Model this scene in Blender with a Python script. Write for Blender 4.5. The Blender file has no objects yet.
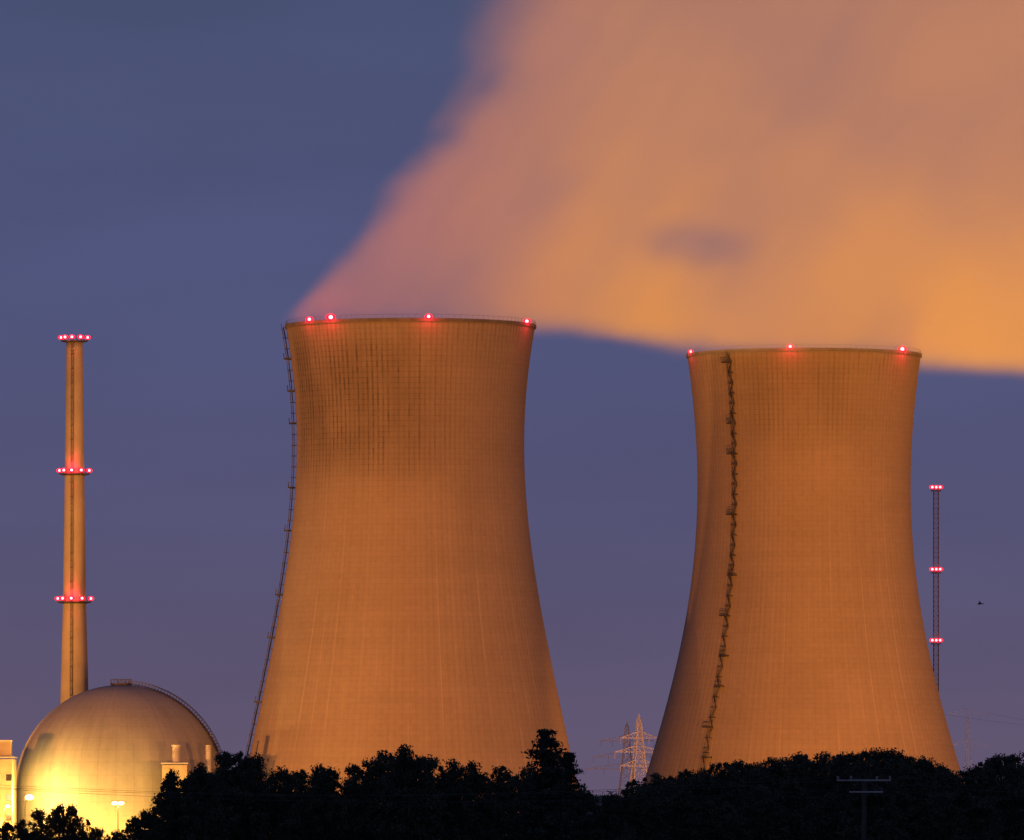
import bpy, math, random
from mathutils import Vector, Matrix
import numpy as np
random.seed(7)
SC=bpy.context.scene
COL=SC.collection
SC.view_settings.view_transform='Standard'
try: SC.view_settings.look='None'
except Exception: pass
SC.view_settings.exposure=0; SC.view_settings.gamma=1

F=7854.0; HZ=792.0; CZ=13.0
def PX(px,D): return (px-512.0)/F*D
def PZ(py,D): return CZ+(HZ-py)/F*D

# ------------------------------------------------------------------ camera
cam=bpy.data.cameras.new("camera"); co=bpy.data.objects.new("camera",cam); COL.objects.link(co)
co.location=(0,0,CZ); co.rotation_euler=(math.radians(90),0,0)
cam.sensor_width=36; cam.lens=36*F/1024; cam.shift_y=(HZ-420)/1024.0
cam.clip_start=1; cam.clip_end=60000
SC.camera=co

# ------------------------------------------------------------------ node helpers
class N:
    def __init__(s,nt): s.nt=nt; s.n=nt.nodes; s.l=nt.links
    def new(s,t,**k):
        x=s.n.new(t)
        for a,b in k.items(): setattr(x,a,b)
        return x
    def put(s,sock,v):
        if hasattr(v,'is_output'): s.l.new(v,sock)
        else: sock.default_value=v
    def m(s,op,a,b=0.0,c=0.0,clamp=False):
        x=s.new('ShaderNodeMath',operation=op,use_clamp=clamp)
        s.put(x.inputs[0],a); s.put(x.inputs[1],b); s.put(x.inputs[2],c)
        return x.outputs[0]
    def ss(s,v,lo,hi,a=0.0,b=1.0):
        x=s.new('ShaderNodeMapRange',interpolation_type='SMOOTHSTEP')
        s.put(x.inputs['Value'],v); s.put(x.inputs['From Min'],lo); s.put(x.inputs['From Max'],hi)
        s.put(x.inputs['To Min'],a); s.put(x.inputs['To Max'],b)
        return x.outputs[0]
    def xyz(s,x,y,z):
        c=s.new('ShaderNodeCombineXYZ'); s.put(c.inputs[0],x); s.put(c.inputs[1],y); s.put(c.inputs[2],z); return c.outputs[0]
    def noise(s,vec,scale=1.0,detail=3.0,rough=0.5):
        x=s.new('ShaderNodeTexNoise'); s.put(x.inputs['Vector'],vec); x.inputs['Scale'].default_value=scale
        x.inputs['Detail'].default_value=detail; x.inputs['Roughness'].default_value=rough
        return x.outputs['Fac']
    def mix(s,f,a,b):
        x=s.new('ShaderNodeMix',data_type='RGBA'); s.put(x.inputs[0],f); s.put(x.inputs[6],a); s.put(x.inputs[7],b); return x.outputs[2]
    def sep(s,v):
        x=s.new('ShaderNodeSeparateXYZ'); s.put(x.inputs[0],v); return x.outputs

def mat_basic(name,c1,c2=None,scale=1.0,rough=0.8,metal=0.0,bump=0.0):
    m=bpy.data.materials.new(name); m.use_nodes=True
    k=N(m.node_tree); b=m.node_tree.nodes['Principled BSDF']
    b.inputs['Roughness'].default_value=rough; b.inputs['Metallic'].default_value=metal
    tc=k.new('ShaderNodeTexCoord').outputs['Object']
    f=k.noise(tc,scale,4.0)
    c2=c2 or tuple(x*0.6 for x in c1)
    k.put(b.inputs['Base Color'],k.mix(k.ss(f,0.3,0.7),(*c1,1),(*c2,1)))
    if bump:
        bp=k.new('ShaderNodeBump'); bp.inputs['Strength'].default_value=bump; k.put(bp.inputs['Height'],f)
        k.l.new(bp.outputs[0],b.inputs['Normal'])
    return m
def mat_emit(name,c,s,transp=0.0):
    m=bpy.data.materials.new(name); m.use_nodes=True; k=N(m.node_tree)
    for x in list(k.n): k.n.remove(x)
    o=k.new('ShaderNodeOutputMaterial'); e=k.new('ShaderNodeEmission')
    e.inputs[0].default_value=(*c,1); e.inputs[1].default_value=s
    if transp>0:
        t=k.new('ShaderNodeBsdfTransparent'); mx=k.new('ShaderNodeMixShader'); mx.inputs[0].default_value=transp
        k.l.new(e.outputs[0],mx.inputs[1]); k.l.new(t.outputs[0],mx.inputs[2]); k.l.new(mx.outputs[0],o.inputs[0])
    else: k.l.new(e.outputs[0],o.inputs[0])
    return m

STEEL=mat_basic("dark_galvanised_steel",(0.10,0.09,0.085),(0.05,0.045,0.045),0.5,0.6,0.3)
PYL=mat_basic("pylon_steel",(0.5,0.47,0.44),(0.36,0.34,0.32),0.3,0.6,0.1)
BARK=mat_basic("bark",(0.05,0.038,0.028),(0.03,0.022,0.016),2.0,0.95)
WOOD=mat_basic("weathered_pole",(0.10,0.085,0.07),(0.06,0.05,0.04),1.0,0.9)
PORC=mat_basic("porcelain",(0.5,0.5,0.5),(0.35,0.35,0.36),3.0,0.3)
PLASTER=mat_basic("pale_render",(0.50,0.44,0.30),(0.38,0.33,0.23),0.3,0.9)
METALSHEET=mat_basic("sheet_metal",(0.5,0.49,0.46),(0.38,0.37,0.35),0.4,0.5)
LEAF=mat_basic("foliage",(0.07,0.08,0.05),(0.035,0.043,0.028),0.35,0.9)
LEAFD=mat_basic("needle_foliage",(0.05,0.06,0.045),(0.03,0.036,0.028),0.5,0.9)
BULB=mat_emit("beacon_bulb",(1.0,0.34,0.38),9.0)
REDG=mat_emit("beacon_red_glass",(1.0,0.002,0.016),4.0,0.45)
LAMPY=mat_emit("sodium_lamp",(1.0,0.66,0.22),14.0)
WINLIT=mat_emit("lit_window",(1.0,0.7,0.25),1.2)
DGLASS=mat_basic("dark_glass",(0.04,0.04,0.05),None,1,0.2)

# ------------------------------------------------------------------ object helpers
def mesh_obj(name,v,f,mat,parent=None,loc=(0,0,0),smooth=False):
    me=bpy.data.meshes.new(name); me.from_pydata([tuple(map(float,p)) for p in v],[],f); me.update()
    if mat: me.materials.append(mat)
    if smooth: me.polygons.foreach_set("use_smooth",[True]*len(me.polygons))
    o=bpy.data.objects.new(name,me); COL.objects.link(o); o.location=loc
    if parent: o.parent=parent
    return o
def empty(name,loc,label,cat,group=None):
    o=bpy.data.objects.new(name,None); COL.objects.link(o); o.location=loc; o["label"]=label; o["category"]=cat
    if group: o["group"]=group
    return o
class B:
    """geometry buffer"""
    def __init__(s): s.v=[]; s.f=[]
    def beam(s,a,b,w,h=None):
        h=h or w; a=Vector(a); b=Vector(b); d=(b-a)
        if d.length<1e-6: return
        d.normalize(); up=Vector((0,0,1)) if abs(d.z)<0.95 else Vector((0,1,0))
        u=d.cross(up).normalized(); t=u.cross(d).normalized()
        n=len(s.v)
        for p in (a,b):
            for su,st in ((-1,-1),(1,-1),(1,1),(-1,1)): s.v.append(p+u*su*w/2+t*st*h/2)
        s.f+=[(n,n+1,n+2,n+3),(n+7,n+6,n+5,n+4)]+[(n+i,n+4+i,n+4+(i+1)%4,n+(i+1)%4) for i in range(4)]
    def box(s,c,sx,sy,sz):
        s.beam((c[0],c[1]-sy/2,c[2]),(c[0],c[1]+sy/2,c[2]),sx,sz)
    def tube(s,a,b,r1,r2,n=10,cap=True):
        a=Vector(a); b=Vector(b); d=(b-a).normalized(); up=Vector((0,0,1)) if abs(d.z)<0.95 else Vector((0,1,0))
        u=d.cross(up).normalized(); t=u.cross(d).normalized(); k=len(s.v)
        for p,r in ((a,r1),(b,r2)):
            for i in range(n):
                q=2*math.pi*i/n; s.v.append(p+u*math.cos(q)*r+t*math.sin(q)*r)
        for i in range(n): s.f.append((k+i,k+(i+1)%n,k+n+(i+1)%n,k+n+i))
        if cap: s.f+= [tuple(k+i for i in reversed(range(n))),tuple(k+n+i for i in range(n))]
    def lathe(s,prof,n=64,closed=False,c=(0,0)):
        k=len(s.v); m=len(prof)
        for r,z in prof:
            for i in range(n):
                q=2*math.pi*i/n; s.v.append((c[0]+r*math.cos(q),c[1]+r*math.sin(q),z))
        R=m if closed else m-1
        for j in range(R):
            j2=(j+1)%m
            for i in range(n):
                s.f.append((k+j*n+i,k+j*n+(i+1)%n,k+j2*n+(i+1)%n,k+j2*n+i))
    def obj(s,name,mat,parent=None,loc=(0,0,0),smooth=False): return mesh_obj(name,s.v,s.f,mat,parent,loc,smooth)
def sphere_buf(r,cz=0,n=16,m=9):
    b=B(); b.lathe([(max(0.001,r*math.sin(math.pi*j/m)),cz-r*math.cos(math.pi*j/m)) for j in range(m+1)],n); return b

def light(name,kind,loc,power,color,target=None,parent=None,size=1.0,cone=100,blend=0.6):
    l=bpy.data.lights.new(name,kind); l.energy=power; l.color=color
    if kind in('POINT','SPOT'): l.shadow_soft_size=size
    if kind=='SPOT': l.spot_size=math.radians(cone); l.spot_blend=blend
    o=bpy.data.objects.new(name,l); COL.objects.link(o); o.location=loc
    if target is not None:
        o.rotation_euler=(Vector(target)-Vector(loc)).to_track_quat('-Z','Y').to_euler()
    if parent: o.parent=parent
    return o

_bk={}
def beacon(parent,loc,glow=0,s=1.0):
    """warning lamp: housing with bulb and red glass child"""
    b=B(); b.lathe([(0.001,-0.9),(0.35,-0.9),(0.35,-0.5),(0.6,-0.5),(0.6,-0.35),(0.001,-0.35)],12)
    if 'h' not in _bk:
        h=b.obj("warning_lamp",STEEL,parent,loc,False); _bk['h']=h.data
        g=sphere_buf(1.0).obj("red_glass",REDG,h,(0,0,0.1),True); g.scale=(1.15,1.15,0.8); _bk['g']=g.data
        c=sphere_buf(0.48).obj("bulb",BULB,h,(0,0,0.1),True); _bk['c']=c.data
    else:
        h=bpy.data.objects.new("warning_lamp",_bk['h']); COL.objects.link(h); h.parent=parent; h.location=loc
        for q,nm in(('g','red_glass'),('c','bulb')):
            o=bpy.data.objects.new(nm,_bk[q]); COL.objects.link(o); o.parent=h; o.location=(0,0,0.1)
            if q=='g': o.scale=(1.15,1.15,0.8)
    h.scale=(s,s,s)
    if glow:
        light("beacon_light",'POINT',(loc[0]*1.06,loc[1]*1.06,loc[2]+0.3),glow,(1,0.02,0.06),parent=parent,size=0.9)
    return h

# ------------------------------------------------------------------ sky / world
W=bpy.data.worlds.new("World"); SC.world=W; W.use_nodes=True
k=N(W.node_tree)
for x in list(k.n): k.n.remove(x)
out=k.new('ShaderNodeOutputWorld'); bg=k.new('ShaderNodeBackground')
sky=k.new('ShaderNodeTexSky',sky_type='NISHITA'); sky.sun_disc=False
sky.sun_elevation=math.radians(-4); sky.sun_rotation=math.radians(200)
tc=k.new('ShaderNodeTexCoord').outputs['Generated']
sx,sy,sz=k.sep(tc)
ramp=k.new('ShaderNodeValToRGB'); cr=ramp.color_ramp
pts=[(0.0,(0.125,0.094,0.160)),(0.015,(0.108,0.089,0.163)),(0.035,(0.090,0.087,0.180)),(0.065,(0.079,0.090,0.200)),(0.10,(0.067,0.083,0.174)),(0.6,(0.05,0.065,0.15))]
cr.elements[0].position=0; cr.elements[0].color=(*pts[0][1],1)
cr.elements[1].position=1; cr.elements[1].color=(0.04,0.055,0.13,1)
for p,c in pts[1:]:
    e=cr.elements.new(p); e.color=(*c,1)
nz=k.noise(k.xyz(k.m('MULTIPLY',sx,14.0),sy,k.m('MULTIPLY',sz,60.0)),1.0,3.0)
k.put(ramp.inputs[0],sz)
v=k.new('ShaderNodeVectorMath',operation='SCALE'); k.put(v.inputs[0],ramp.outputs[0]); k.put(v.inputs['Scale'],k.ss(nz,0.25,0.75,0.93,1.05))
v2=k.new('ShaderNodeVectorMath',operation='SCALE'); k.put(v2.inputs[0],sky.outputs[0]); v2.inputs['Scale'].default_value=0.05
va=k.new('ShaderNodeVectorMath',operation='ADD'); k.put(va.inputs[0],v.outputs[0]); k.put(va.inputs[1],v2.outputs[0])
k.l.new(va.outputs[0],bg.inputs[0]); bg.inputs[1].default_value=1.0; k.l.new(bg.outputs[0],out.inputs[0])

# ------------------------------------------------------------------ ground
g=mesh_obj("ground",[(-20000,-3000,0),(20000,-3000,0),(20000,30000,0),(-20000,30000,0)],[(0,1,2,3)],
   mat_basic("field_grass",(0.06,0.07,0.035),(0.045,0.045,0.03),0.02,0.95))
g["kind"]="structure"; g["label"]="flat dark farmland around the power station"
pv=mesh_obj("plant_yard",[(-260,2080,0.02),(260,2080,0.02),(260,2520,0.02),(-260,2520,0.02)],[(0,1,2,3)],
   mat_basic("yard_asphalt",(0.06,0.06,0.06),(0.045,0.045,0.045),0.1,0.9))
pv["kind"]="structure"; pv["label"]="asphalt yard of the power station"

# ------------------------------------------------------------------ cooling towers
def tower_material(name,H,stain_lo,stain_hi,phi_lo,phi_hi,strength,seed,nrib,nseam):
    m=bpy.data.materials.new(name); m.use_nodes=True; k=N(m.node_tree); b=m.node_tree.nodes['Principled BSDF']
    b.inputs['Roughness'].default_value=0.95
    try: b.inputs['Specular IOR Level'].default_value=0.1
    except Exception: pass
    tc=k.new('ShaderNodeTexCoord').outputs['Object']; x,y,z=k.sep(tc)
    phi=k.m('ARCTAN2',x,k.m('MULTIPLY',y,-1.0))
    arc=k.m('MULTIPLY',phi,34.0)
    u=k.m('ADD',k.m('MULTIPLY',phi,nrib/(2*math.pi)),100.0)
    tri=k.m('ABSOLUTE',k.m('SUBTRACT',k.m('FRACT',u),0.5)); rib=k.ss(tri,0.20,0.47)
    u2=k.m('ADD',k.m('MULTIPLY',phi,nseam/(2*math.pi)),100.0)
    tri2=k.m('ABSOLUTE',k.m('SUBTRACT',k.m('FRACT',u2),0.5)); seam=k.ss(tri2,0.44,0.49)
    wn3=k.new('ShaderNodeTexWhiteNoise',noise_dimensions='1D'); k.put(wn3.inputs['W'],k.m('FLOOR',k.m('ADD',u2,0.5)))
    seamv=k.noise(k.xyz(k.m('MULTIPLY',arc,0.5),seed,k.m('MULTIPLY',z,0.05)),1.0,3.0)
    fz=k.m('FRACT',k.m('DIVIDE',z,1.5)); tz=k.m('ABSOLUTE',k.m('SUBTRACT',fz,0.5)); joint=k.ss(tz,0.34,0.48)
    zi=k.m('FLOOR',k.m('DIVIDE',z,1.5))
    lift=k.noise(k.xyz(k.m('MULTIPLY',arc,0.02),seed+3,k.m('MULTIPLY',zi,0.5)),1.0,2.0)
    big=k.noise(k.xyz(k.m('MULTIPLY',arc,0.035),seed,k.m('MULTIPLY',z,0.03)),1.0,4.0)
    fine=k.noise(k.xyz(k.m('MULTIPLY',arc,0.9),seed,k.m('MULTIPLY',z,0.9)),1.0,4.0,0.7)
    ci=k.m('FLOOR',k.m('ADD',u,0.5))
    wn=k.new('ShaderNodeTexWhiteNoise',noise_dimensions='2D'); k.put(wn.inputs['Vector'],k.xyz(ci,zi,0.0)); cell=wn.outputs[0]
    wn2=k.new('ShaderNodeTexWhiteNoise',noise_dimensions='1D'); k.put(wn2.inputs['W'],ci); colr=wn2.outputs[0]
    st2=k.noise(k.xyz(k.m('MULTIPLY',arc,0.09),seed+9,k.m('MULTIPLY',z,0.045)),1.0,4.0,0.6)
    stv=k.noise(k.xyz(k.m('MULTIPLY',arc,0.55),seed+5,k.m('MULTIPLY',z,0.10)),1.0,3.0,0.6)
    lo=k.m('ADD',stain_lo,k.m('ADD',k.m('MULTIPLY',k.m('SUBTRACT',colr,0.5),4.0),k.m('MULTIPLY',k.m('SUBTRACT',st2,0.5),14.0)))
    topm=k.m('MULTIPLY',k.ss(z,k.m('SUBTRACT',lo,7.0),k.m('ADD',lo,12.0)),k.ss(z,stain_hi-6.0,stain_hi+5.0,1.0,0.5))
    phim=k.m('MULTIPLY',k.ss(phi,phi_lo-0.1,phi_lo+0.12),k.ss(phi,phi_hi-0.4,phi_hi+0.4,1.0,0.15))
    region=k.m('MULTIPLY',topm,phim)
    line=k.m('MULTIPLY',rib,k.ss(k.m('ADD',k.m('MULTIPLY',stv,0.75),k.m('MULTIPLY',colr,0.42)),0.32,0.72))
    line=k.m('MULTIPLY',line,k.m('ADD',0.4,k.m('MULTIPLY',cell,0.8)))
    body=k.m('ADD',0.28,k.m('MULTIPLY',k.ss(st2,0.34,0.66),0.26))
    grid=k.m('MULTIPLY',joint,k.m('MULTIPLY',k.ss(stv,0.35,0.65),0.22))
    dark=k.m('MULTIPLY',region,k.m('ADD',k.m('ADD',body,grid),k.m('MULTIPLY',line,0.50)))
    dark=k.m('MULTIPLY',dark,strength,clamp=True)
    rimd=k.m('MULTIPLY',k.ss(z,k.m('SUBTRACT',H-5.0,k.m('MULTIPLY',colr,34.0)),H-2.0),k.m('MULTIPLY',rib,k.ss(stv,0.40,0.60,0.0,0.42)))
    dark=k.m('MAXIMUM',dark,rimd)
    val=k.m('ADD',0.88,k.m('MULTIPLY',k.m('SUBTRACT',big,0.5),0.30))
    val=k.m('ADD',val,k.m('MULTIPLY',k.m('SUBTRACT',lift,0.5),0.15))
    val=k.m('ADD',val,k.m('MULTIPLY',k.m('SUBTRACT',fine,0.5),0.24))
    val=k.m('ADD',val,k.m('MULTIPLY',k.m('SUBTRACT',colr,0.5),0.03))
    val=k.m('ADD',val,k.m('MULTIPLY',k.m('SUBTRACT',cell,0.5),0.045))
    sm=k.m('MULTIPLY',seam,k.m('MULTIPLY',k.ss(seamv,0.38,0.62,0.1,1.0),k.m('MULTIPLY',k.ss(z,60.0,120.0,0.24,0.06),k.m('ADD',0.25,wn3.outputs[0]))))
    val=k.m('ADD',val,sm)
    val=k.m('SUBTRACT',val,k.m('MULTIPLY',joint,0.045))
    val=k.m('SUBTRACT',val,k.m('MULTIPLY',rib,0.03))
    val=k.m('MULTIPLY',val,k.m('SUBTRACT',1.0,k.m('MULTIPLY',dark,0.66)))
    vs=k.new('ShaderNodeVectorMath',operation='SCALE'); vs.inputs[0].default_value=(0.39,0.305,0.225); k.put(vs.inputs['Scale'],val)
    k.l.new(vs.outputs[0],b.inputs['Base Color'])
    bp=k.new('ShaderNodeBump'); bp.inputs['Strength'].default_value=0.4; bp.inputs['Distance'].default_value=0.08
    k.put(bp.inputs['Height'],k.m('SUBTRACT',k.m('ADD',rib,k.m('MULTIPLY',fine,0.4)),k.m('MULTIPLY',joint,0.3)))
    k.l.new(bp.outputs[0],b.inputs['Normal'])
    return m

def interp(prof,z):
    zs=[p[0] for p in prof]; rs=[p[1] for p in prof]
    return float(np.interp(z,zs,rs))
def smooth_prof(meas,D,ztop):
    s=F/D
    z=np.array([PZ(p[0],D) for p in meas]); r=np.array([p[1]/s for p in meas])
    c=np.polyfit(z,r,5)
    zz=np.linspace(0,ztop,100)
    return [(float(a),float(np.polyval(c,a))) for a in zz]

def stairway(prof,phi,ztop,off,parent,zig=1.1,seed=1,heavy=1.0):
    rnd=random.Random(seed); b=B()
    er=Vector((math.sin(phi),-math.cos(phi),0)); et=Vector((math.cos(phi),math.sin(phi),0))
    def P(z,o,t): return er*(interp(prof,z)+o)+et*t+Vector((0,0,z))
    z=2.0; side=1
    zs=[]
    while z<ztop-3:
        h=3.0; z2=min(z+h,ztop)
        b.beam(P(z,off,side*zig),P(z2,off,-side*zig),0.3*heavy,0.9*heavy)
        b.beam(P(z+1.1,off+0.5,side*zig),P(z2+1.1,off+0.5,-side*zig),0.12,0.12)
        for t in(-zig,zig):
            b.beam(P(z,off+0.5,t),P(z2,off+0.5,t),0.13)
        b.beam(P(z,0.0,-side*zig),P(z,off+0.6,-side*zig),0.18)
        zs.append(z); z=z2; side=-side
    nxt=2
    for i,z in enumerate(zs):
        b.beam(P(z,off*0.2,side*0.2),P(z,off+0.7,side*0.2),2.1*zig,0.16)
        if i==nxt:
            nxt+=rnd.choice((3,4,5,6)); d=rnd.choice((-1,1))*rnd.uniform(0.5,1.1)
            b.beam(P(z+0.2,off*0.1,d),P(z+0.2,off+1.3,d),2.3,0.4)
            b.beam(P(z+1.6,off+1.2,d-1.15),P(z+1.6,off+1.2,d+1.15),0.2)
            for t in(-1.15,0,1.15): b.beam(P(z+0.2,off+1.2,d+t),P(z+1.6,off+1.2,d+t),0.15)
    return b.obj("stairway",STEEL,parent)

RIMC=mat_basic("rim_concrete",(0.20,0.17,0.14),(0.14,0.12,0.10),0.4,0.9)
def cooling_tower(cx,D,meas,ztop,matp,stair_phi,stair_off,zig,heavy,lamps,label,seed):
    prof=smooth_prof(meas,D,ztop)
    e=empty("cooling_tower",(cx,D,0),label,"cooling tower","cooling towers of the power station")
    b=B()
    ring=[(r,z) for z,r in prof]
    inner=[(r-1.0,z) for z,r in reversed(prof)]
    b.lathe(ring+inner,288,closed=True)
    sh=b.obj("shell",matp,e,smooth=True)
    rt=prof[-1][1]
    c=B(); c.lathe([(rt+0.02,ztop-0.7),(rt+0.3,ztop-0.7),(rt+0.3,ztop+0.2),(rt-1.3,ztop+0.2),(rt-1.3,ztop-0.6),(rt-1.05,ztop-0.6)],200)
    c.obj("rim_beam",RIMC,e)
    rl=B()
    n=120
    for i in range(n):
        a=2*math.pi*i/n; a2=2*math.pi*(i+1)/n
        p=Vector(((rt)*math.cos(a),(rt)*math.sin(a),ztop+0.2)); q=Vector(((rt)*math.cos(a2),(rt)*math.sin(a2),ztop+0.2))
        rl.beam(p,p+Vector((0,0,1.0)),0.06); rl.beam(p+Vector((0,0,1)),q+Vector((0,0,1)),0.05)
    rl.obj("rim_railing",STEEL,e)
    bs=B(); r0=prof[0][1]; bs.lathe([(r0+0.3,0),(r0+3,0),(r0+3,2.2),(r0+0.3,2.2)],128,closed=True)
    bs.obj("water_basin",mat_basic("basin_concrete",(0.3,0.29,0.27),None,0.2,0.9),e)
    stairway(prof,stair_phi,ztop,stair_off,e,zig,seed,heavy)
    for px,py,gl,s in lamps:
        x=PX(px,D-rt*0.7)-cx
        x=max(-rt,min(rt,x)); yy=-math.sqrt(max(0,rt*rt-x*x))
        beacon(e,(x,yy,ztop+0.5+py),gl,s)
    return e,prof

m1=tower_material("tower_concrete_stained",144,99,139,-1.3,0.26,1.0,2.0,140,56)
m2=tower_material("tower_concrete",144,114,140,-0.55,0.40,0.62,17.0,140,64)
D1=2200.0; D2=2350.0
meas1=[(325,125),(345,121.6),(360,119.3),(380,117),(400,115.2),(440,114),(470,114.2),(500,115.8),(550,121),(600,129.3),(650,138.5),(700,148.5),(745,158.5),(835,179)]
meas2=[(354,117),(375,114),(400,111.2),(425,109),(450,107.6),(475,106.6),(500,106.5),(550,109.3),(600,115.5),(650,124.5),(700,136),(740,147.5),(765,155),(835,176)]
X1=PX(410.5,D1); X2=PX(804,D2)
cooling_tower(X1,D1,meas1,PZ(326,D1),m1,math.radians(-86),0.75,0.7,0.6,
   [(309,0.0,1300,0.95),(331,0.2,2200,1.2),(429,0,1300,0.95),(527,0.0,1300,0.95)],
   "tall orange-lit concrete cooling tower with dark soot streaks near its rim",3)
cooling_tower(X2,D2,meas2,PZ(355,D2),m2,math.radians(-41),0.8,0.66,0.6,
   [(692,0,900,0.75),(789,0,1300,0.95),(903,0,2000,1.2)],
   "orange-lit concrete cooling tower with a dark stairway climbing its side",5)

# ------------------------------------------------------------------ steam
def steam_mat(name,which):
    m=bpy.data.materials.new(name); m.use_nodes=True; k=N(m.node_tree)
    for x in list(k.n): k.n.remove(x)
    out=k.new('ShaderNodeOutputMaterial')
    tc=k.new('ShaderNodeTexCoord').outputs['Object']; x,y,z=k.sep(tc)
    ca,sa=math.cos(math.radians(54)),math.sin(math.radians(54))
    al=k.m('ADD',k.m('MULTIPLY',x,ca),k.m('MULTIPLY',z,sa)); ac=k.m('SUBTRACT',k.m('MULTIPLY',z,ca),k.m('MULTIPLY',x,sa))
    nA=k.noise(k.xyz(k.m('MULTIPLY',al,0.018),k.m('MULTIPLY',y,0.012),k.m('MULTIPLY',ac,0.06)),1.0,2.0,0.5)
    nB=k.noise(k.xyz(k.m('MULTIPLY',x,0.018),k.m('MULTIPLY',y,0.010),k.m('MULTIPLY',z,0.026)),1.0,2.0,0.5)
    t=k.m('SUBTRACT',z,146.6)
    tp=k.m('MAXIMUM',t,0.0)
    if which==1:
        nC=k.noise(k.xyz(k.m('MULTIPLY',x,0.035),k.m('MULTIPLY',y,0.008),k.m('MULTIPLY',z,0.05)),1.0,2.0,0.5)
        xe=k.m('ADD',-63.5,k.m('SUBTRACT',k.m('MULTIPLY',t,0.92),k.m('MULTIPLY',k.m('MULTIPLY',t,t),0.0041)))
        xe=k.m('ADD',xe,k.m('MULTIPLY',k.m('SUBTRACT',nA,0.5),k.m('MINIMUM',k.m('MULTIPLY',tp,0.5),20.0)))
        xe=k.m('ADD',xe,k.m('MULTIPLY',k.m('SUBTRACT',nC,0.5),k.m('MINIMUM',k.m('MULTIPLY',tp,0.6),22.0)))
        w=k.m('ADD',5.0,k.m('MULTIPLY',tp,0.34))
        f1=k.ss(k.m('SUBTRACT',x,xe),0.0,w)
        zb=k.m('SUBTRACT',142.2,k.m('MULTIPLY',k.ss(x,0.0,60.0),1.6))
        zb=k.m('ADD',zb,k.m('MULTIPLY',k.m('SUBTRACT',nB,0.5),5.0))
        zb=k.m('ADD',zb,k.m('MULTIPLY',k.m('SUBTRACT',nC,0.5),5.0))
        f2=k.ss(k.m('SUBTRACT',z,zb),-0.5,8.5)
        yc=k.m('ADD',2200.0,k.m('MULTIPLY',k.m('MAXIMUM',k.m('ADD',x,28.0),0.0),1.0))
        hd=k.m('ADD',34.0,k.m('MULTIPLY',k.m('MAXIMUM',k.m('ADD',x,28.0),0.0),0.22))
    else:
        bx=k.m('ADD',119.5,k.m('MULTIPLY',k.ss(t,12.0,50.0),18.0))
        f1=k.m('ADD',0.24,k.m('MULTIPLY',k.ss(k.m('SUBTRACT',x,bx),-1.5,k.m('ADD',4.0,k.m('MULTIPLY',tp,0.5))),0.76))
        f1=k.m('MULTIPLY',f1,k.ss(k.m('SUBTRACT',x,k.m('ADD',54.0,k.m('MULTIPLY',t,0.7))),0.0,14.0))
        f1=k.m('MULTIPLY',f1,k.ss(t,0.0,45.0,1.0,0.0))
        zb=k.m('SUBTRACT',143.2,k.m('MULTIPLY',k.ss(x,117.0,124.0),4.0))
        zb=k.m('ADD',zb,k.m('MULTIPLY',k.m('SUBTRACT',nB,0.5),2.5))
        f2=k.ss(k.m('SUBTRACT',z,zb),-0.5,7.0)
        yc=k.m('ADD',2350.0,k.m('MULTIPLY',k.m('MAXIMUM',k.m('SUBTRACT',x,87.0),0.0),0.4))
        hd=k.m('ADD',32.0,k.m('MULTIPLY',k.m('MAXIMUM',k.m('SUBTRACT',x,87.0),0.0),0.15))
    dy=k.m('DIVIDE',k.m('ABSOLUTE',k.m('SUBTRACT',y,yc)),hd)
    f3=k.ss(dy,0.55,1.0,1.0,0.0)
    d=k.m('MULTIPLY',k.m('MULTIPLY',f1,f2),f3)
    var=k.m('MULTIPLY',k.ss(nA,0.28,0.72,0.74,1.22),k.ss(nB,0.3,0.7,0.80,1.2))
    d=k.m('MULTIPLY',d,var)
    if which==1:
        gx=k.m('DIVIDE',k.m('SUBTRACT',x,k.m('ADD',52.0,k.m('MULTIPLY',k.m('SUBTRACT',nC,0.5),18.0))),14.0); gz=k.m('DIVIDE',k.m('SUBTRACT',z,k.m('ADD',171.5,k.m('MULTIPLY',k.m('SUBTRACT',nA,0.5),6.0))),5.5)
        rr=k.m('ADD',k.m('MULTIPLY',gx,gx),k.m('MULTIPLY',gz,gz))
        d=k.m('MULTIPLY',d,k.ss(rr,0.0,3.0,0.42,1.0))
        d=k.m('MULTIPLY',d,k.m('SUBTRACT',1.0,k.m('MULTIPLY',k.m('MULTIPLY',k.ss(x,80.0,112.0),k.ss(z,148.0,185.0,1.0,0.0)),0.45)))
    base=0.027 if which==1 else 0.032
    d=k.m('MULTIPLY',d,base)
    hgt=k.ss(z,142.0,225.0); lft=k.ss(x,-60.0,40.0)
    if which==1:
        c=k.mix(hgt,(0.84,0.315,0.07,1),(0.56,0.235,0.125,1))  # lamp light painted into the steam: orange low down, duller higher and left
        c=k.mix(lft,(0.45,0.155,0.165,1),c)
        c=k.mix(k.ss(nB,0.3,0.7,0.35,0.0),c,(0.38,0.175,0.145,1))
    else: c=k.mix(k.ss(x,112.0,124.0),(0.50,0.20,0.10,1),(0.90,0.35,0.085,1))  # painted light: dusky above the mouth, bright orange lobe beyond it
    sc=k.new('ShaderNodeVolumeScatter'); sc.inputs['Color'].default_value=(0.95,0.95,0.95,1); k.put(sc.inputs['Density'],k.m('MULTIPLY',d,0.35))
    sc.inputs['Anisotropy'].default_value=0.0
    ab=k.new('ShaderNodeVolumeAbsorption'); ab.inputs['Color'].default_value=(0,0,0,1); k.put(ab.inputs['Density'],k.m('MULTIPLY',d,0.65))
    em=k.new('ShaderNodeEmission'); k.put(em.inputs[0],c); k.put(em.inputs[1],k.m('MULTIPLY',d,0.72))  # steam's own emission stands in for multiply scattered lamp light
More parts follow.
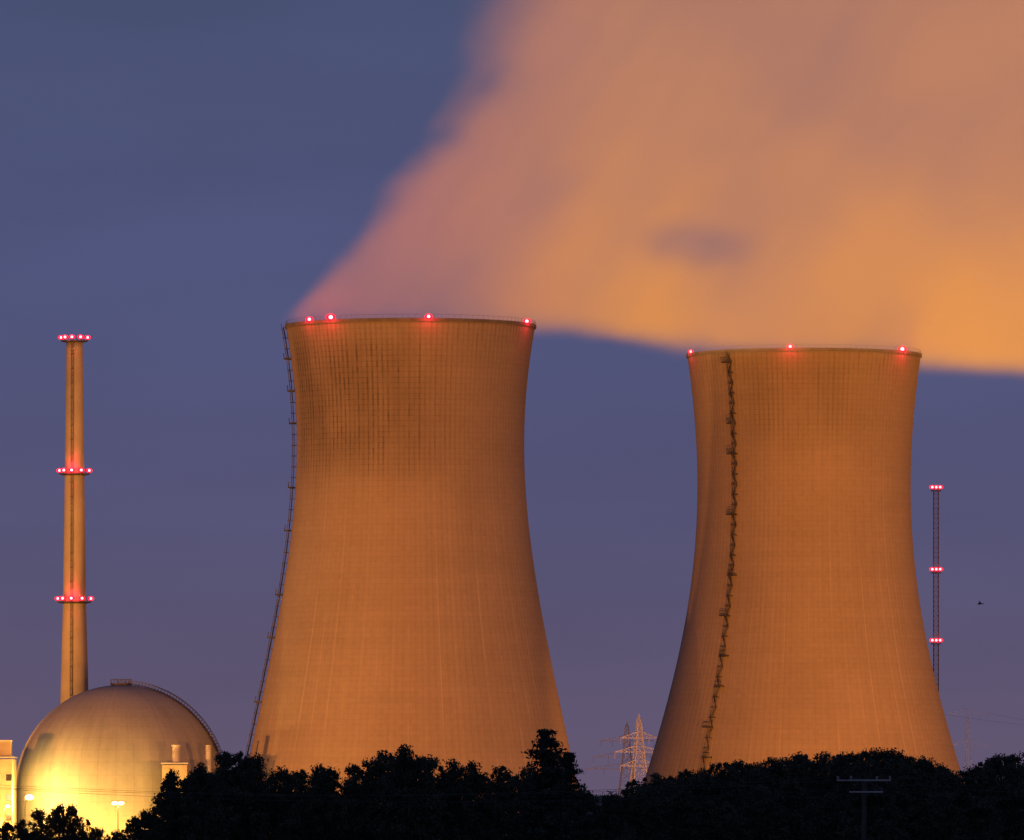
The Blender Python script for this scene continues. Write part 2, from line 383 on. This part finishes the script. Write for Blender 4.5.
    a1=k.new('ShaderNodeAddShader'); a2=k.new('ShaderNodeAddShader')
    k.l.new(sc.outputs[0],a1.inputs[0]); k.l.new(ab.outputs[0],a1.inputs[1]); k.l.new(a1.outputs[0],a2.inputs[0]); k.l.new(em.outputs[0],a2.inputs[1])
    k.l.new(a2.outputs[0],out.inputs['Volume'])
    try: m.cycles.volume_step_rate=1.0
    except Exception: pass
    return m
def plume(name,quads,mat,label):
    v=[];f=[]
    for (x,ya,yb,z0,z1) in quads:
        v+=[(x,ya,z0),(x,yb,z0),(x,yb,z1),(x,ya,z1)]
    n=len(quads)
    f.append((3,2,1,0)); f.append(tuple(4*(n-1)+i for i in(0,1,2,3)))
    for j in range(n-1):
        for i in range(4):
            f.append((4*j+(i+1)%4,4*j+4+(i+1)%4,4*j+4+i,4*j+i))
    o=mesh_obj(name,v,f,mat); o["label"]=label; o["category"]="steam"; o["group"]="steam plumes from the cooling towers"
    return o
def q1(x,z1):
    a=max(x+28,0); yc=2200+a; hd=35+0.22*a
    return (x,yc-hd,yc+hd,138.0,z1)
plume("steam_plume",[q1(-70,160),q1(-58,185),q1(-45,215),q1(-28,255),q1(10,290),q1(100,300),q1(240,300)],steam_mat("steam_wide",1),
      "broad orange-glowing steam plume drifting from the stained cooling tower")
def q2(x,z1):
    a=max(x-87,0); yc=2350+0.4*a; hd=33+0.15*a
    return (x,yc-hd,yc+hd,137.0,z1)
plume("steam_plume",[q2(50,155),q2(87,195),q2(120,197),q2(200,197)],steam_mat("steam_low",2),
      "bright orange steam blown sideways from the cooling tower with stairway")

# ------------------------------------------------------------------ unseen floodlights added here (far enough to wash the shells evenly)
SOD=(1.0,0.33,0.045)
YEL=(1.0,0.56,0.12)
light("added_wash_light",'SPOT',(-112,1790,7),1.35e6,SOD,(X1,D1,80),size=3,cone=60)
light("added_wash_light",'SPOT',(10,1820,7),1.35e6,SOD,(30,2260,85),size=3,cone=70)
light("added_wash_light",'SPOT',(165,1900,7),1.7e6,SOD,(40,2260,85),size=3,cone=80)
light("added_wash_light",'SPOT',(45,2085,6),1.0e6,SOD,(X2,D2,78),size=3,cone=58,blend=0.5)
light("added_wash_light",'SPOT',(-270,2010,7),2.1e6,SOD,(X1,D1,85),size=3,cone=60)
light("added_wash_light",'SPOT',(330,2160,7),1.7e6,SOD,(X2,D2,70),size=3,cone=64)

# ------------------------------------------------------------------ reactor dome
def dome_mat():
    m=bpy.data.materials.new("dome_concrete"); m.use_nodes=True; k=N(m.node_tree); b=m.node_tree.nodes['Principled BSDF']
    b.inputs['Roughness'].default_value=0.97
    try: b.inputs['Specular IOR Level'].default_value=0.05
    except Exception: pass
    tc=k.new('ShaderNodeTexCoord').outputs['Object']; x,y,z=k.sep(tc)
    phi=k.m('ARCTAN2',x,k.m('MULTIPLY',y,-1.0))
    fr=k.m('FRACT',k.m('ADD',k.m('MULTIPLY',phi,36/(2*math.pi)),50.0)); rib=k.ss(k.m('ABSOLUTE',k.m('SUBTRACT',fr,0.5)),0.46,0.49)
    el=k.m('ARCTAN2',k.m('SUBTRACT',z,14.0),k.m('SQRT',k.m('ADD',k.m('MULTIPLY',x,x),k.m('MULTIPLY',y,y))))
    fe=k.m('FRACT',k.m('MULTIPLY',el,8.0)); ringl=k.ss(k.m('ABSOLUTE',k.m('SUBTRACT',fe,0.5)),0.46,0.49)
    big=k.noise(tc,0.09,5.0); fine=k.noise(k.xyz(k.m('MULTIPLY',phi,14.0),0.0,k.m('MULTIPLY',z,0.10)),1.0,4.0)
    sp=k.noise(tc,0.8,4.0,0.7)
    val=k.m('ADD',0.95,k.m('ADD',k.m('MULTIPLY',k.m('SUBTRACT',big,0.5),0.4),k.m('MULTIPLY',k.m('SUBTRACT',fine,0.5),0.4)))
    val=k.m('ADD',val,k.m('MULTIPLY',k.m('SUBTRACT',sp,0.5),0.25))
    val=k.m('SUBTRACT',val,k.m('MULTIPLY',k.m('MAXIMUM',rib,ringl),0.11))
    vs=k.new('ShaderNodeVectorMath',operation='SCALE'); vs.inputs[0].default_value=(0.32,0.32,0.31); k.put(vs.inputs['Scale'],val)
    k.l.new(vs.outputs[0],b.inputs['Base Color']); return m
XD=PX(121,D1); RD=106/F*D1; zc=PZ(791,D1)
de=empty("reactor_building",(XD,D1,0),"domed pale concrete reactor building lit yellow from below","reactor building")
b=B(); b.lathe([(RD,0),(RD,zc*0.5),(RD,zc)]+[(max(0.01,RD*math.cos(a)),zc+RD*math.sin(a)) for a in np.linspace(0.03,math.pi/2,40)],128)
b.obj("dome",dome_mat(),de,smooth=True)
b=B()
az=math.radians(-12)
dirv=Vector((math.cos(az),math.sin(az),0))
def dp(a,o): return dirv*((RD+o)*math.cos(a))+Vector((0,0,zc+(RD+o)*math.sin(a)))
angs=np.linspace(math.radians(22),math.radians(93),40)
side=Vector((-dirv.y,dirv.x,0))*0.7
for i in range(len(angs)-1):
    for s in(-1,1):
        b.beam(dp(angs[i],1.25)+side*s,dp(angs[i+1],1.25)+side*s,0.14)
        b.beam(dp(angs[i],0.25)+side*s,dp(angs[i+1],0.25)+side*s,0.2)
        b.beam(dp(angs[i],0.0)+side*s,dp(angs[i],1.25)+side*s,0.12)
    b.beam(dp(angs[i],0.3)-side,dp(angs[i],0.3)+side,0.25)
b.obj("dome_stair",STEEL,de)
b=B(); b.lathe([(0.01,zc+RD+0.5),(3.0,zc+RD+0.5),(3.0,zc+RD+0.1),(2.6,zc+RD-0.3)],24)
for i in range(16):
    a=2*math.pi*i/16; a2=2*math.pi*(i+1)/16; zt=zc+RD+0.5
    p=Vector((2.9*math.cos(a),2.9*math.sin(a),zt)); q=Vector((2.9*math.cos(a2),2.9*math.sin(a2),zt))
    b.beam(p,p+Vector((0,0,1.1)),0.1); b.beam(p+Vector((0,0,1.1)),q+Vector((0,0,1.1)),0.1)
b.obj("top_platform",STEEL,de)

# ------------------------------------------------------------------ auxiliary buildings
def building(name,x0,x1,ytop,D,depth,label,mat,cat="building"):
    e=empty(name,((PX(x0,D)+PX(x1,D))/2,D,0),label,cat)
    w=PX(x1,D)-PX(x0,D); h=PZ(ytop,D)
    b=B(); b.box((0,depth/2,h/2-0.3),w,depth,h-0.6); b.obj("wall",mat,e)
    b=B(); b.box((0,depth/2,h-0.1),w+0.6,depth+0.6,0.4); b.obj("roof",METALSHEET,e)
    return e,w,h
e,w,h=building("service_building",162,187,763,2155,16,"pale flat-roofed annex beside the reactor dome",PLASTER)
b=B(); b.tube((0.3,5,h),(0.3,5,h+4.6),1.1,1.1,16); b.tube((0.3,5,h+4.6),(0.3,5,h+5.0),1.35,1.35,16); b.obj("vent_stack",METALSHEET,e,smooth=False)
for zz in(4,8,12):
    b=B(); b.box((0,-0.05,zz),w*0.7,0.12,1.0); b.obj("window",DGLASS,e)
e,w,h=building("turbine_hall",186,250,790,2170,30,"low pale hall behind the trees",PLASTER)
b=B(); b.tube((-w/2+6,5,h),(-w/2+6,5,PZ(745,2170)),0.8,0.8,14); b.obj("vent_stack",METALSHEET,e)
e,w,h=building("control_building",-60,12,757,2165,20,"bright yellow-lit plant building with rooftop plant room",PLASTER)
b=B(); b.box((w/2-2.6,6,h+2.2),4.2,5,4.4); b.obj("plant_room",PLASTER,e)
b=B(); b.box((w/2-2.6,6,h+4.55),4.6,5.4,0.3); b.obj("plant_room_roof",METALSHEET,e)
for i in range(6):
    for j in range(3):
        b=B(); b.box((-w/2+3+i*3.2,-0.05,6+j*5.5),1.6,0.12,1.8); b.obj("window",WINLIT if (i+j)%3==0 else DGLASS,e)

# ------------------------------------------------------------------ yard lamps
def street_lamp(px,py,D,power,double=False,label="tall lit sodium yard lamp on a steel pole",big=1.0):
    x=PX(px,D); z=PZ(py,D)
    e=empty("street_lamp",(x,D,0),label,"street lamp","lit lamps in the power station yard")
    b=B(); b.tube((0,0,0),(0,0,z+0.1),0.16,0.1,10)
    ax=0.75*big
    arms=(-1,1) if double else (1,)
    for s in arms: b.beam((0,0,z+0.1),(s*ax*0.8,-0.2,z+0.5),0.12)
    b.obj("pole",STEEL,e)
    for s in arms:
        b=B(); b.box((s*ax,-0.2,z+0.52),1.3*big,0.6,0.18); h_=b.obj("lamp_head",STEEL,e)
        l=sphere_buf(0.6*big,0,14,8).obj("lamp_lens",LAMPY,h_,(s*ax,-0.25,z-0.05),True); l.scale=(1.2,0.8,0.7)
    if power: light("lamp_light",'POINT',(0,0.5,z-0.9),power,YEL,parent=e,size=0.8)
street_lamp(25,797,2166,42000,False,big=1.7)
street_lamp(118,803,2150,16000,True,"double-headed lit yard lamp in front of the dome",big=1.15)
street_lamp(5,806,2150,24000)
street_lamp(60,806,2150,9000)
street_lamp(172,812,2140,12000)
for dx,pw in((-34,2.8e4),(-20,2.3e4),(-2,1.8e4),(16,1.8e4)):
    light("dome_floodlight",'SPOT',(XD+dx,2161,1.5),pw,(1,0.46,0.065),(XD+dx*0.6,D1,3),size=2,cone=130,blend=0.9)

# ------------------------------------------------------------------ ventilation stack
DC=2262.0; xc=PX(74.5,DC)
ce=empty("ventilation_stack",(xc,DC,0),"slender tall concrete vent stack with three rings of red lamps","chimney")
zt=PZ(341,DC); sc_=F/DC
rprof=[(16.0/sc_,0),(14.2/sc_,PZ(702,DC)),(11.5/sc_,PZ(600,DC)),(9.8/sc_,PZ(472,DC)),(8.2/sc_,zt)]
b=B(); zz=np.linspace(0,zt,60); rr=np.interp(zz,[p[1] for p in rprof],[p[0] for p in rprof])
b.lathe([(r,z) for r,z in zip(rr,zz)]+[(rr[-1]-0.5,zt),(rr[-1]-0.5,zt-6)],48)
stackmat=mat_basic("stack_concrete",(0.44,0.38,0.29),(0.35,0.30,0.23),0.12,0.95)
b.obj("shaft",stackmat,ce,smooth=True)
b=B()
for i in range(70):
    z0=zt*i/70; z1=zt*(i+1)/70
    f=lambda z,t,o:Vector((math.sin(-0.18)*(np.interp(z,zz,rr)+o)+t,-math.cos(-0.18)*(np.interp(z,zz,rr)+o),z))
    for t in(-0.3,0.3): b.beam(f(z0,t,0.35),f(z1,t,0.35),0.12)
    b.beam(f(z0,-0.35,0.35),f(z0,0.35,0.35),0.1)
    if i%2==0: b.beam(f(z0,-0.4,0.8),f(z0,0.4,0.8),0.14)
    b.beam(f(z0,0,0.8),f(z1,0,0.8),0.1)
b.obj("ladder",STEEL,ce)
for py in(341,474,602):
    z=PZ(py,DC); r=float(np.interp(z,zz,rr))
    b=B(); b.lathe([(r+0.02,z-0.5),(r+1.5,z-0.15),(r+1.5,z+0.05),(r+0.02,z+0.05)],32)
    for i in range(18):
        a=2*math.pi*i/18; a2=2*math.pi*(i+1)/18
        p=Vector(((r+1.4)*math.cos(a),(r+1.4)*math.sin(a),z)); q=Vector(((r+1.4)*math.cos(a2),(r+1.4)*math.sin(a2),z))
        b.beam(p,p+Vector((0,0,1.1)),0.09); b.beam(p+Vector((0,0,1.1)),q+Vector((0,0,1.1)),0.09)
    b.obj("gallery",STEEL,ce)
    for a in(-80,-42,-8,30,80):
        ar=math.radians(a); beacon(ce,((r+1.5)*math.sin(ar),-(r+1.5)*math.cos(ar),z+0.9),4500 if a==-8 else 0,0.8)
light("added_wash_light",'SPOT',(xc-60,2175,4),4.0e5,(1,0.40,0.06),(xc,DC,50),size=2,cone=80)  # unseen spot added to light the stack from the left

# ------------------------------------------------------------------ lattice mast
DM=2620.0; sm=F/DM
me_=empty("radio_mast",(PX(936,DM),DM,0),"slender lattice mast carrying three red warning lamps","mast")
zt=PZ(489,DM); b=B(); hw=0.8; n=70
cs=[(-hw,-hw),(hw,-hw),(hw,hw),(-hw,hw)]
for c in cs: b.beam((c[0],c[1],0),(c[0],c[1],zt),0.24)
for i in range(n):
    z0=zt*i/n; z1=zt*(i+1)/n
    for j in range(4):
        p,q=cs[j],cs[(j+1)%4]
        if i%2: p,q=q,p
        b.beam((*p,z0),(*q,z1),0.12); b.beam((*p,z1),(*q,z1),0.12)
b.obj("lattice",mat_basic("mast_paint",(0.22,0.09,0.07),(0.16,0.07,0.06),0.2,0.7),me_)
for py in(490,572,643):
    z=PZ(py,DM); b=B(); b.box((0,0,z-0.3),3.4,3.4,0.2)
    for s in(-1.6,1.6):
        b.beam((s,-1.6,z-0.3),(s,-1.6,z+0.7),0.1); b.beam((s,-1.6,z+0.7),(s,1.6,z+0.7),0.1)
    b.obj("platform",STEEL,me_)
    for s in(-1.3,0,1.3): beacon(me_,(s,-1.5,z+0.8),0,0.85)

# ------------------------------------------------------------------ pylons
def insulator(parent,x,y,z,n,r,step,down=True):
    pr=[(0.01,0)]
    for q in range(n):
        pr+=[(r*0.4,-q*step),(r,-q*step-step*0.35),(r,-q*step-step*0.5),(r*0.4,-q*step-step*0.8)]
    pr+=[(0.01,-n*step)]
    if not down: pr=[(a,-b_) for a,b_ in pr]
    b=B(); b.lathe(pr,8); return b.obj("insulator",PORC,parent,(x,y,z))
def pylon(px,ytop,D,arms,rot,label,bw=9.0,th=1.0):
    e=empty("electricity_pylon",(PX(px,D),D,0),label,"electricity pylon","lattice pylons beyond the power station")
    H=PZ(ytop,D); b=B()
    def hwz(z):
        t=z/H
        return bw/2*(1-t)**1.3*0.8+bw/2*0.12 if t<0.97 else 0.25
    lv=[0]; z=0
    while z<H*0.97: z+=max(2.2,hwz(z)*1.5); lv.append(min(z,H*0.97))
    def cor(z): h=hwz(z); return [Vector((sx*h,sy*h,z)) for sx,sy in((-1,-1),(1,-1),(1,1),(-1,1))]
    for i in range(len(lv)-1):
        A=cor(lv[i]); C=cor(lv[i+1])
        for j in range(4):
            b.beam(A[j],C[j],0.30*th); b.beam(A[j],C[(j+1)%4],0.14*th); b.beam(A[(j+1)%4],C[j],0.14*th); b.beam(C[j],C[(j+1)%4],0.14*th)
    for c in cor(lv[-1]): b.beam(c,(0,0,H),0.24*th)
    t=b.obj("lattice_tower",PYL,e)
    for (py,half) in arms:
        za=PZ(py,D); L=half/F*D; hh=hwz(za); b=B()
        for sy in(-1,1): b.beam((-hh-0.1,sy*hh,za),(hh+0.1,sy*hh,za),0.22*th)
        for s in(-1,1):
            tip=Vector((s*L,0,za))
            b.beam((s*hh,-hh-0.1,za),(s*hh,hh+0.1,za),0.2*th)
            for sy in(-1,1):
                b.beam((s*hh,sy*hh,za),tip,0.24*th); b.beam((s*hh*0.9,sy*hh*0.9,za+2.2),tip,0.2*th)
            nn=5
            for q in range(nn):
                f0=q/nn
                x0=hh+(L-hh)*f0; x1=hh+(L-hh)*(f0+1/nn)
                b.beam((s*x0,-hh*(1-f0),za),(s*x1,-hh*(1-f0-1/nn),za+2.2*(1-f0-1/nn)),0.12*th)
        a=b.obj("crossarm",PYL,e)
        for s in(-1,-0.55,0.55,1): insulator(a,s*L,0,za,6,0.14*th,0.4)
    e.rotation_euler=(0,0,rot)
    return e
pylon(639,714,2900,[(738,19),(752,25),(766,19)],0.25,"steel lattice pylon glowing faint orange",10,0.9)
pylon(627,722,3050,[(741,27),(757,34),(769,42)],0.1,"steel lattice pylon with wide crossarms",10,0.85)
pylon(968,714,3300,[(714,24),(745,18)],0.2,"faint steel lattice pylon above the wood",6,0.28)
light("added_wash_light",'SPOT',(PX(630,2800),2760,3),9.0e5,(1,0.36,0.11),(PX(632,2950),2950,30),size=2,cone=70)  # unseen spot added to warm the two pylons between the towers
light("added_wash_light",'SPOT',(PX(968,3200),3180,3),2.2e5,(1,0.5,0.4),(PX(968,3300),3300,30),size=2,cone=70)  # unseen spot added to lift the faint pylon towards the sky tone
def wire(pts,r,label,sag):
    b=B(); n=20
    for a,c in zip(pts[:-1],pts[1:]):
        a=Vector(a); c=Vector(c); pr=a
        for i in range(1,n+1):
            t=i/n; p=a.lerp(c,t)-Vector((0,0,sag*4*t*(1-t))); b.beam(pr,p,r); pr=p
    o=b.obj("power_line",STEEL); o["label"]=label; o["category"]="power line"; o["group"]="overhead wires"
for s in (-20,20):
    wire([(PX(968+s*1.2,3300),3300,PZ(714,3300)),(PX(1250,3500),3500,PZ(722,3500))],0.05,"thin sagging overhead wire between lattice pylons",5)

# ------------------------------------------------------------------ wooden distribution pole
DP=690.0
pe=empty("utility_pole",(PX(864,DP),DP,0),"dark utility pole with flat crossbars and pale insulators","utility pole")
zp=PZ(781,DP); sp=F/DP
b=B(); b.tube((0,0,0),(0,0,zp),0.26,0.19,14); b.obj("post",WOOD,pe)
b=B(); b.beam((-27/sp,0,zp+0.07),(27/sp,0,zp+0.07),0.18,0.15); b.obj("crossarm",METALSHEET,pe)
b=B(); b.beam((-15/sp,-0.3,zp-0.95),(19/sp,-0.3,zp-0.95),0.16,0.14); b.obj("crossarm",METALSHEET,pe)
for s in(-26,-13,13,26): insulator(pe,s/sp,0,zp+0.14,3,0.11,0.09,False)
for s in(-26,0,26):
    z0=zp+0.4
    wire([(PX(864+s,DP)-95,DP-25,z0+0.5),(PX(864+s,DP),DP,z0 if s else z0-1.0),(PX(864+s,DP)+60,DP+15,z0+0.3)],0.03,"thin overhead wire crossing the dark trees",1.9)

# ------------------------------------------------------------------ bird
b=B(); b.tube((-0.55,0,0),(0.5,0,0.05),0.12,0.05,8)
b.v+=[Vector(p) for p in((0.1,0,0.1),(-0.3,0,0.1),(-0.35,-1.1,0.5),(0.1,0.0,0.1),(-0.3,0.0,0.1),(-0.35,1.1,0.5))]; n=len(b.v); b.f+=[(n-6,n-5,n-4),(n-3,n-2,n-1)]
bo=b.obj("bird",STEEL,None,(PX(981,1300),1300,PZ(604,1300))); bo["label"]="small dark bird flying in the dusk sky"; bo["category"]="bird"

# ------------------------------------------------------------------ trees
def crown_mesh(seed,Wd,H,base,leaf,nc,nl,conifer=False):
    rs=np.random.RandomState(seed); cl=[]
    if conifer:
        z=H-0.4
        cl.append((0,0,H-0.5,0.3,0.4)); cl.append((0.1,0,H-1.1,0.5,0.4))
        while z>base:
            t=(H-z)/(H-base); R=Wd/2*(0.12+0.95*t**0.62)*rs.uniform(0.85,1.15)
            nb=int(6+7*t)
            for i in range(nb):
                a=rs.uniform(0,6.28); rr=R*rs.uniform(0.5,1.15)
                for q in np.linspace(0.15,1,5):
                    cl.append((math.cos(a)*rr*q,math.sin(a)*rr*q,z-0.22*rr*q+0.2*rr*q*q,0.45+0.4*t,0.38))
            z-=rs.uniform(0.4,0.75)
    else:
        while len(cl)<nc:
            p=rs.uniform(-1,1,3); r=np.linalg.norm(p)
            if r>1 or (r<0.45 and rs.rand()<0.6): continue
            a=math.atan2(p[1],p[0]); lob=1+0.14*math.sin(3*a+seed)+0.10*math.sin(5*a+2*seed+4*p[2])
            zz_=base+(H-base)*(p[2]*0.5+0.5)
            tz=(zz_-base)/(H-base); wid=Wd/2*lob*(0.75+0.4*math.sin(math.pi*min(1,tz*0.9+0.1)))*(1.0 if tz<0.6 else 1.0-(tz-0.6)*0.3)
            s=rs.uniform(0.6,1.2)
            cl.append((p[0]*wid,p[1]*wid,min(zz_,H-s*0.4),s,s*0.75))
        for i in range(10):
            a=rs.uniform(0,6.28); e=rs.uniform(0.1,1.4)
            cl.append((math.cos(a)*math.cos(e)*Wd*0.5,math.sin(a)*math.cos(e)*Wd*0.5,base+(H-base)*(0.5+0.47*math.sin(e)),0.4,0.4))
    C=np.array(cl); n=len(C); idx=np.repeat(np.arange(n),nl)
    M=len(idx); d=rs.normal(size=(M,3)); d/=np.linalg.norm(d,axis=1)[:,None]; rad=rs.rand(M)**0.5*(1+0.22*rs.normal(size=M).clip(-1,1.8))
    P=C[idx,:3]+d*rad[:,None]*np.stack([C[idx,3],C[idx,3],C[idx,4]],1)
    u=rs.normal(size=(M,3)); u/=np.linalg.norm(u,axis=1)[:,None]; w=rs.normal(size=(M,3)); w=np.cross(u,w); w/=np.linalg.norm(w,axis=1)[:,None]
    L=leaf*rs.uniform(0.6,1.3,M)[:,None]
    V=np.stack([P-u*L,P+w*L*0.5,P+u*L,P-w*L*0.5],1).reshape(-1,3)
    me=bpy.data.meshes.new("crown"); me.vertices.add(4*M); me.vertices.foreach_set("co",V.ravel())
    me.loops.add(4*M); me.loops.foreach_set("vertex_index",np.arange(4*M)); me.polygons.add(M)
    me.polygons.foreach_set("loop_start",np.arange(0,4*M,4)); me.polygons.foreach_set("loop_total",np.full(M,4))
    me.update(calc_edges=True); me.materials.append(LEAFD if conifer else LEAF)
    return me,C
def trunk_mesh(C,H,seed):
    rs=random.Random(seed); b=B(); p=Vector((0,0,0)); r=0.34; pts=[p]
    for i in range(6):
        q=p+Vector((rs.uniform(-.25,.25),rs.uniform(-.25,.25),H*0.92/6)); r2=r*0.78; b.tube(p,q,r,r2,8,False); p=q; r=r2; pts.append(p)
    for c in C[::max(1,len(C)//26)]:
        c=Vector(c[:3]); zz_=max(2.0,c.z-c.xy.length*0.7); i=min(5,int(zz_/(H*0.92/6))); f=zz_/(H*0.92/6)-i; s=pts[i].lerp(pts[i+1],min(1,f))
        mid=s.lerp(c,0.5)+Vector((0,0,0.3)); b.tube(s,mid,0.12,0.07,6,False); b.tube(mid,c,0.07,0.025,6,False)
    me=bpy.data.meshes.new("trunk"); me.from_pydata([tuple(v) for v in b.v],[],b.f); me.update(); me.materials.append(BARK); return me
VAR=[]
for s in range(7):
    Wd=[8,7,9,6.5,8.5,7.5,6][s]
    c,C=crown_mesh(s+1,Wd,20,4.5,0.22,140,85); VAR.append((c,trunk_mesh(C,20,s)))
CON=[]
for s in range(2):
    c,C=crown_mesh(50+s,8.5,20,4,0.22,0,12,True); CON.append((c,trunk_mesh(C,20,60+s)))
def tree(px,ytop,D,var,wid=1.0,name="tree",label="dark leafy broadleaf tree silhouetted at dusk",grp="trees in the dark belt before the power station",cat="tree"):
    H=PZ(ytop,D); s=H/20.0
    e=empty(name,(PX(px,D),D,0),label,cat,grp)
    e.rotation_euler=(0,0,random.uniform(0,6.28)); e.scale=(s*wid,s*wid,s)
    for nm,me in(("crown",var[0]),("trunk",var[1])):
        o=bpy.data.objects.new(nm,me); COL.objects.link(o); o.parent=e
prof_x=[-60,0,30,45,75,92,105,120,135,155,165,185,205,225,245,262,285,305,330,348,362,385,405,425,445,480,505,520,534,560,578,595,620,640,660,700,740,790,840,890,920,950,965,985,1010,1080]
prof_y=[822,824,818,807,806,818,832,832,815,811,772,764,766,754,751,764,768,763,768,772,758,751,746,751,754,764,764,768,760,764,785,788,788,778,771,766,760,754,750,750,757,766,772,757,753,752]
def TP(px): return float(np.interp(px,prof_x,prof_y))
px=-45
while px<650:
    D=random.uniform(770,850); small=TP(px)>800
    tree(px,TP(px)+random.uniform(-2,6),D,random.choice(VAR),random.uniform(0.85,1.1)*(0.8 if small else 0.88))
    px+=random.uniform(15,22) if small else random.uniform(21,30)
px=-50
while px<660:
    tree(px,max(TP(px),TP(px-14),TP(px+14))+random.uniform(4,11),random.uniform(880,940),random.choice(VAR),random.uniform(0.9,1.2))
    px+=random.uniform(23,31)
for px_,y_,w_ in((226,752,0.8),(246,749,0.75),(410,744,0.9),(384,750,0.8),(205,762,0.7),(172,768,0.6),(320,763,0.7),(70,805,0.6),(145,809,0.6)):
    tree(px_,y_,random.uniform(760,800),random.choice(VAR),w_)
tree(546,729,775,CON[0],1.0,"pine_tree","tall ragged conifer rising above the dark treeline")
tree(568,752,790,CON[1],0.85,"pine_tree","smaller ragged conifer beside the tallest one")
px=640
while px<1090:
    tree(px,TP(px)+random.uniform(-1,4),random.uniform(1020,1090),random.choice(VAR),random.uniform(0.9,1.1),grp="trees of the dense dark wood",label="dark tree in a dense wood at dusk")
    px+=random.uniform(11,15)
px=630
while px<1080:
    tree(px,TP(px)+random.uniform(5,12),random.uniform(930,1000),random.choice(VAR),random.uniform(0.9,1.2),grp="trees of the dense dark wood",label="dark tree in a dense wood at dusk")
    px+=random.uniform(18,26)
px=640
while px<1080:
    tree(px,TP(px)+random.uniform(22,40),random.uniform(800,880),random.choice(VAR),random.uniform(1.0,1.3),grp="trees of the dense dark wood",label="dark tree in a dense wood at dusk")
    px+=random.uniform(34,44)
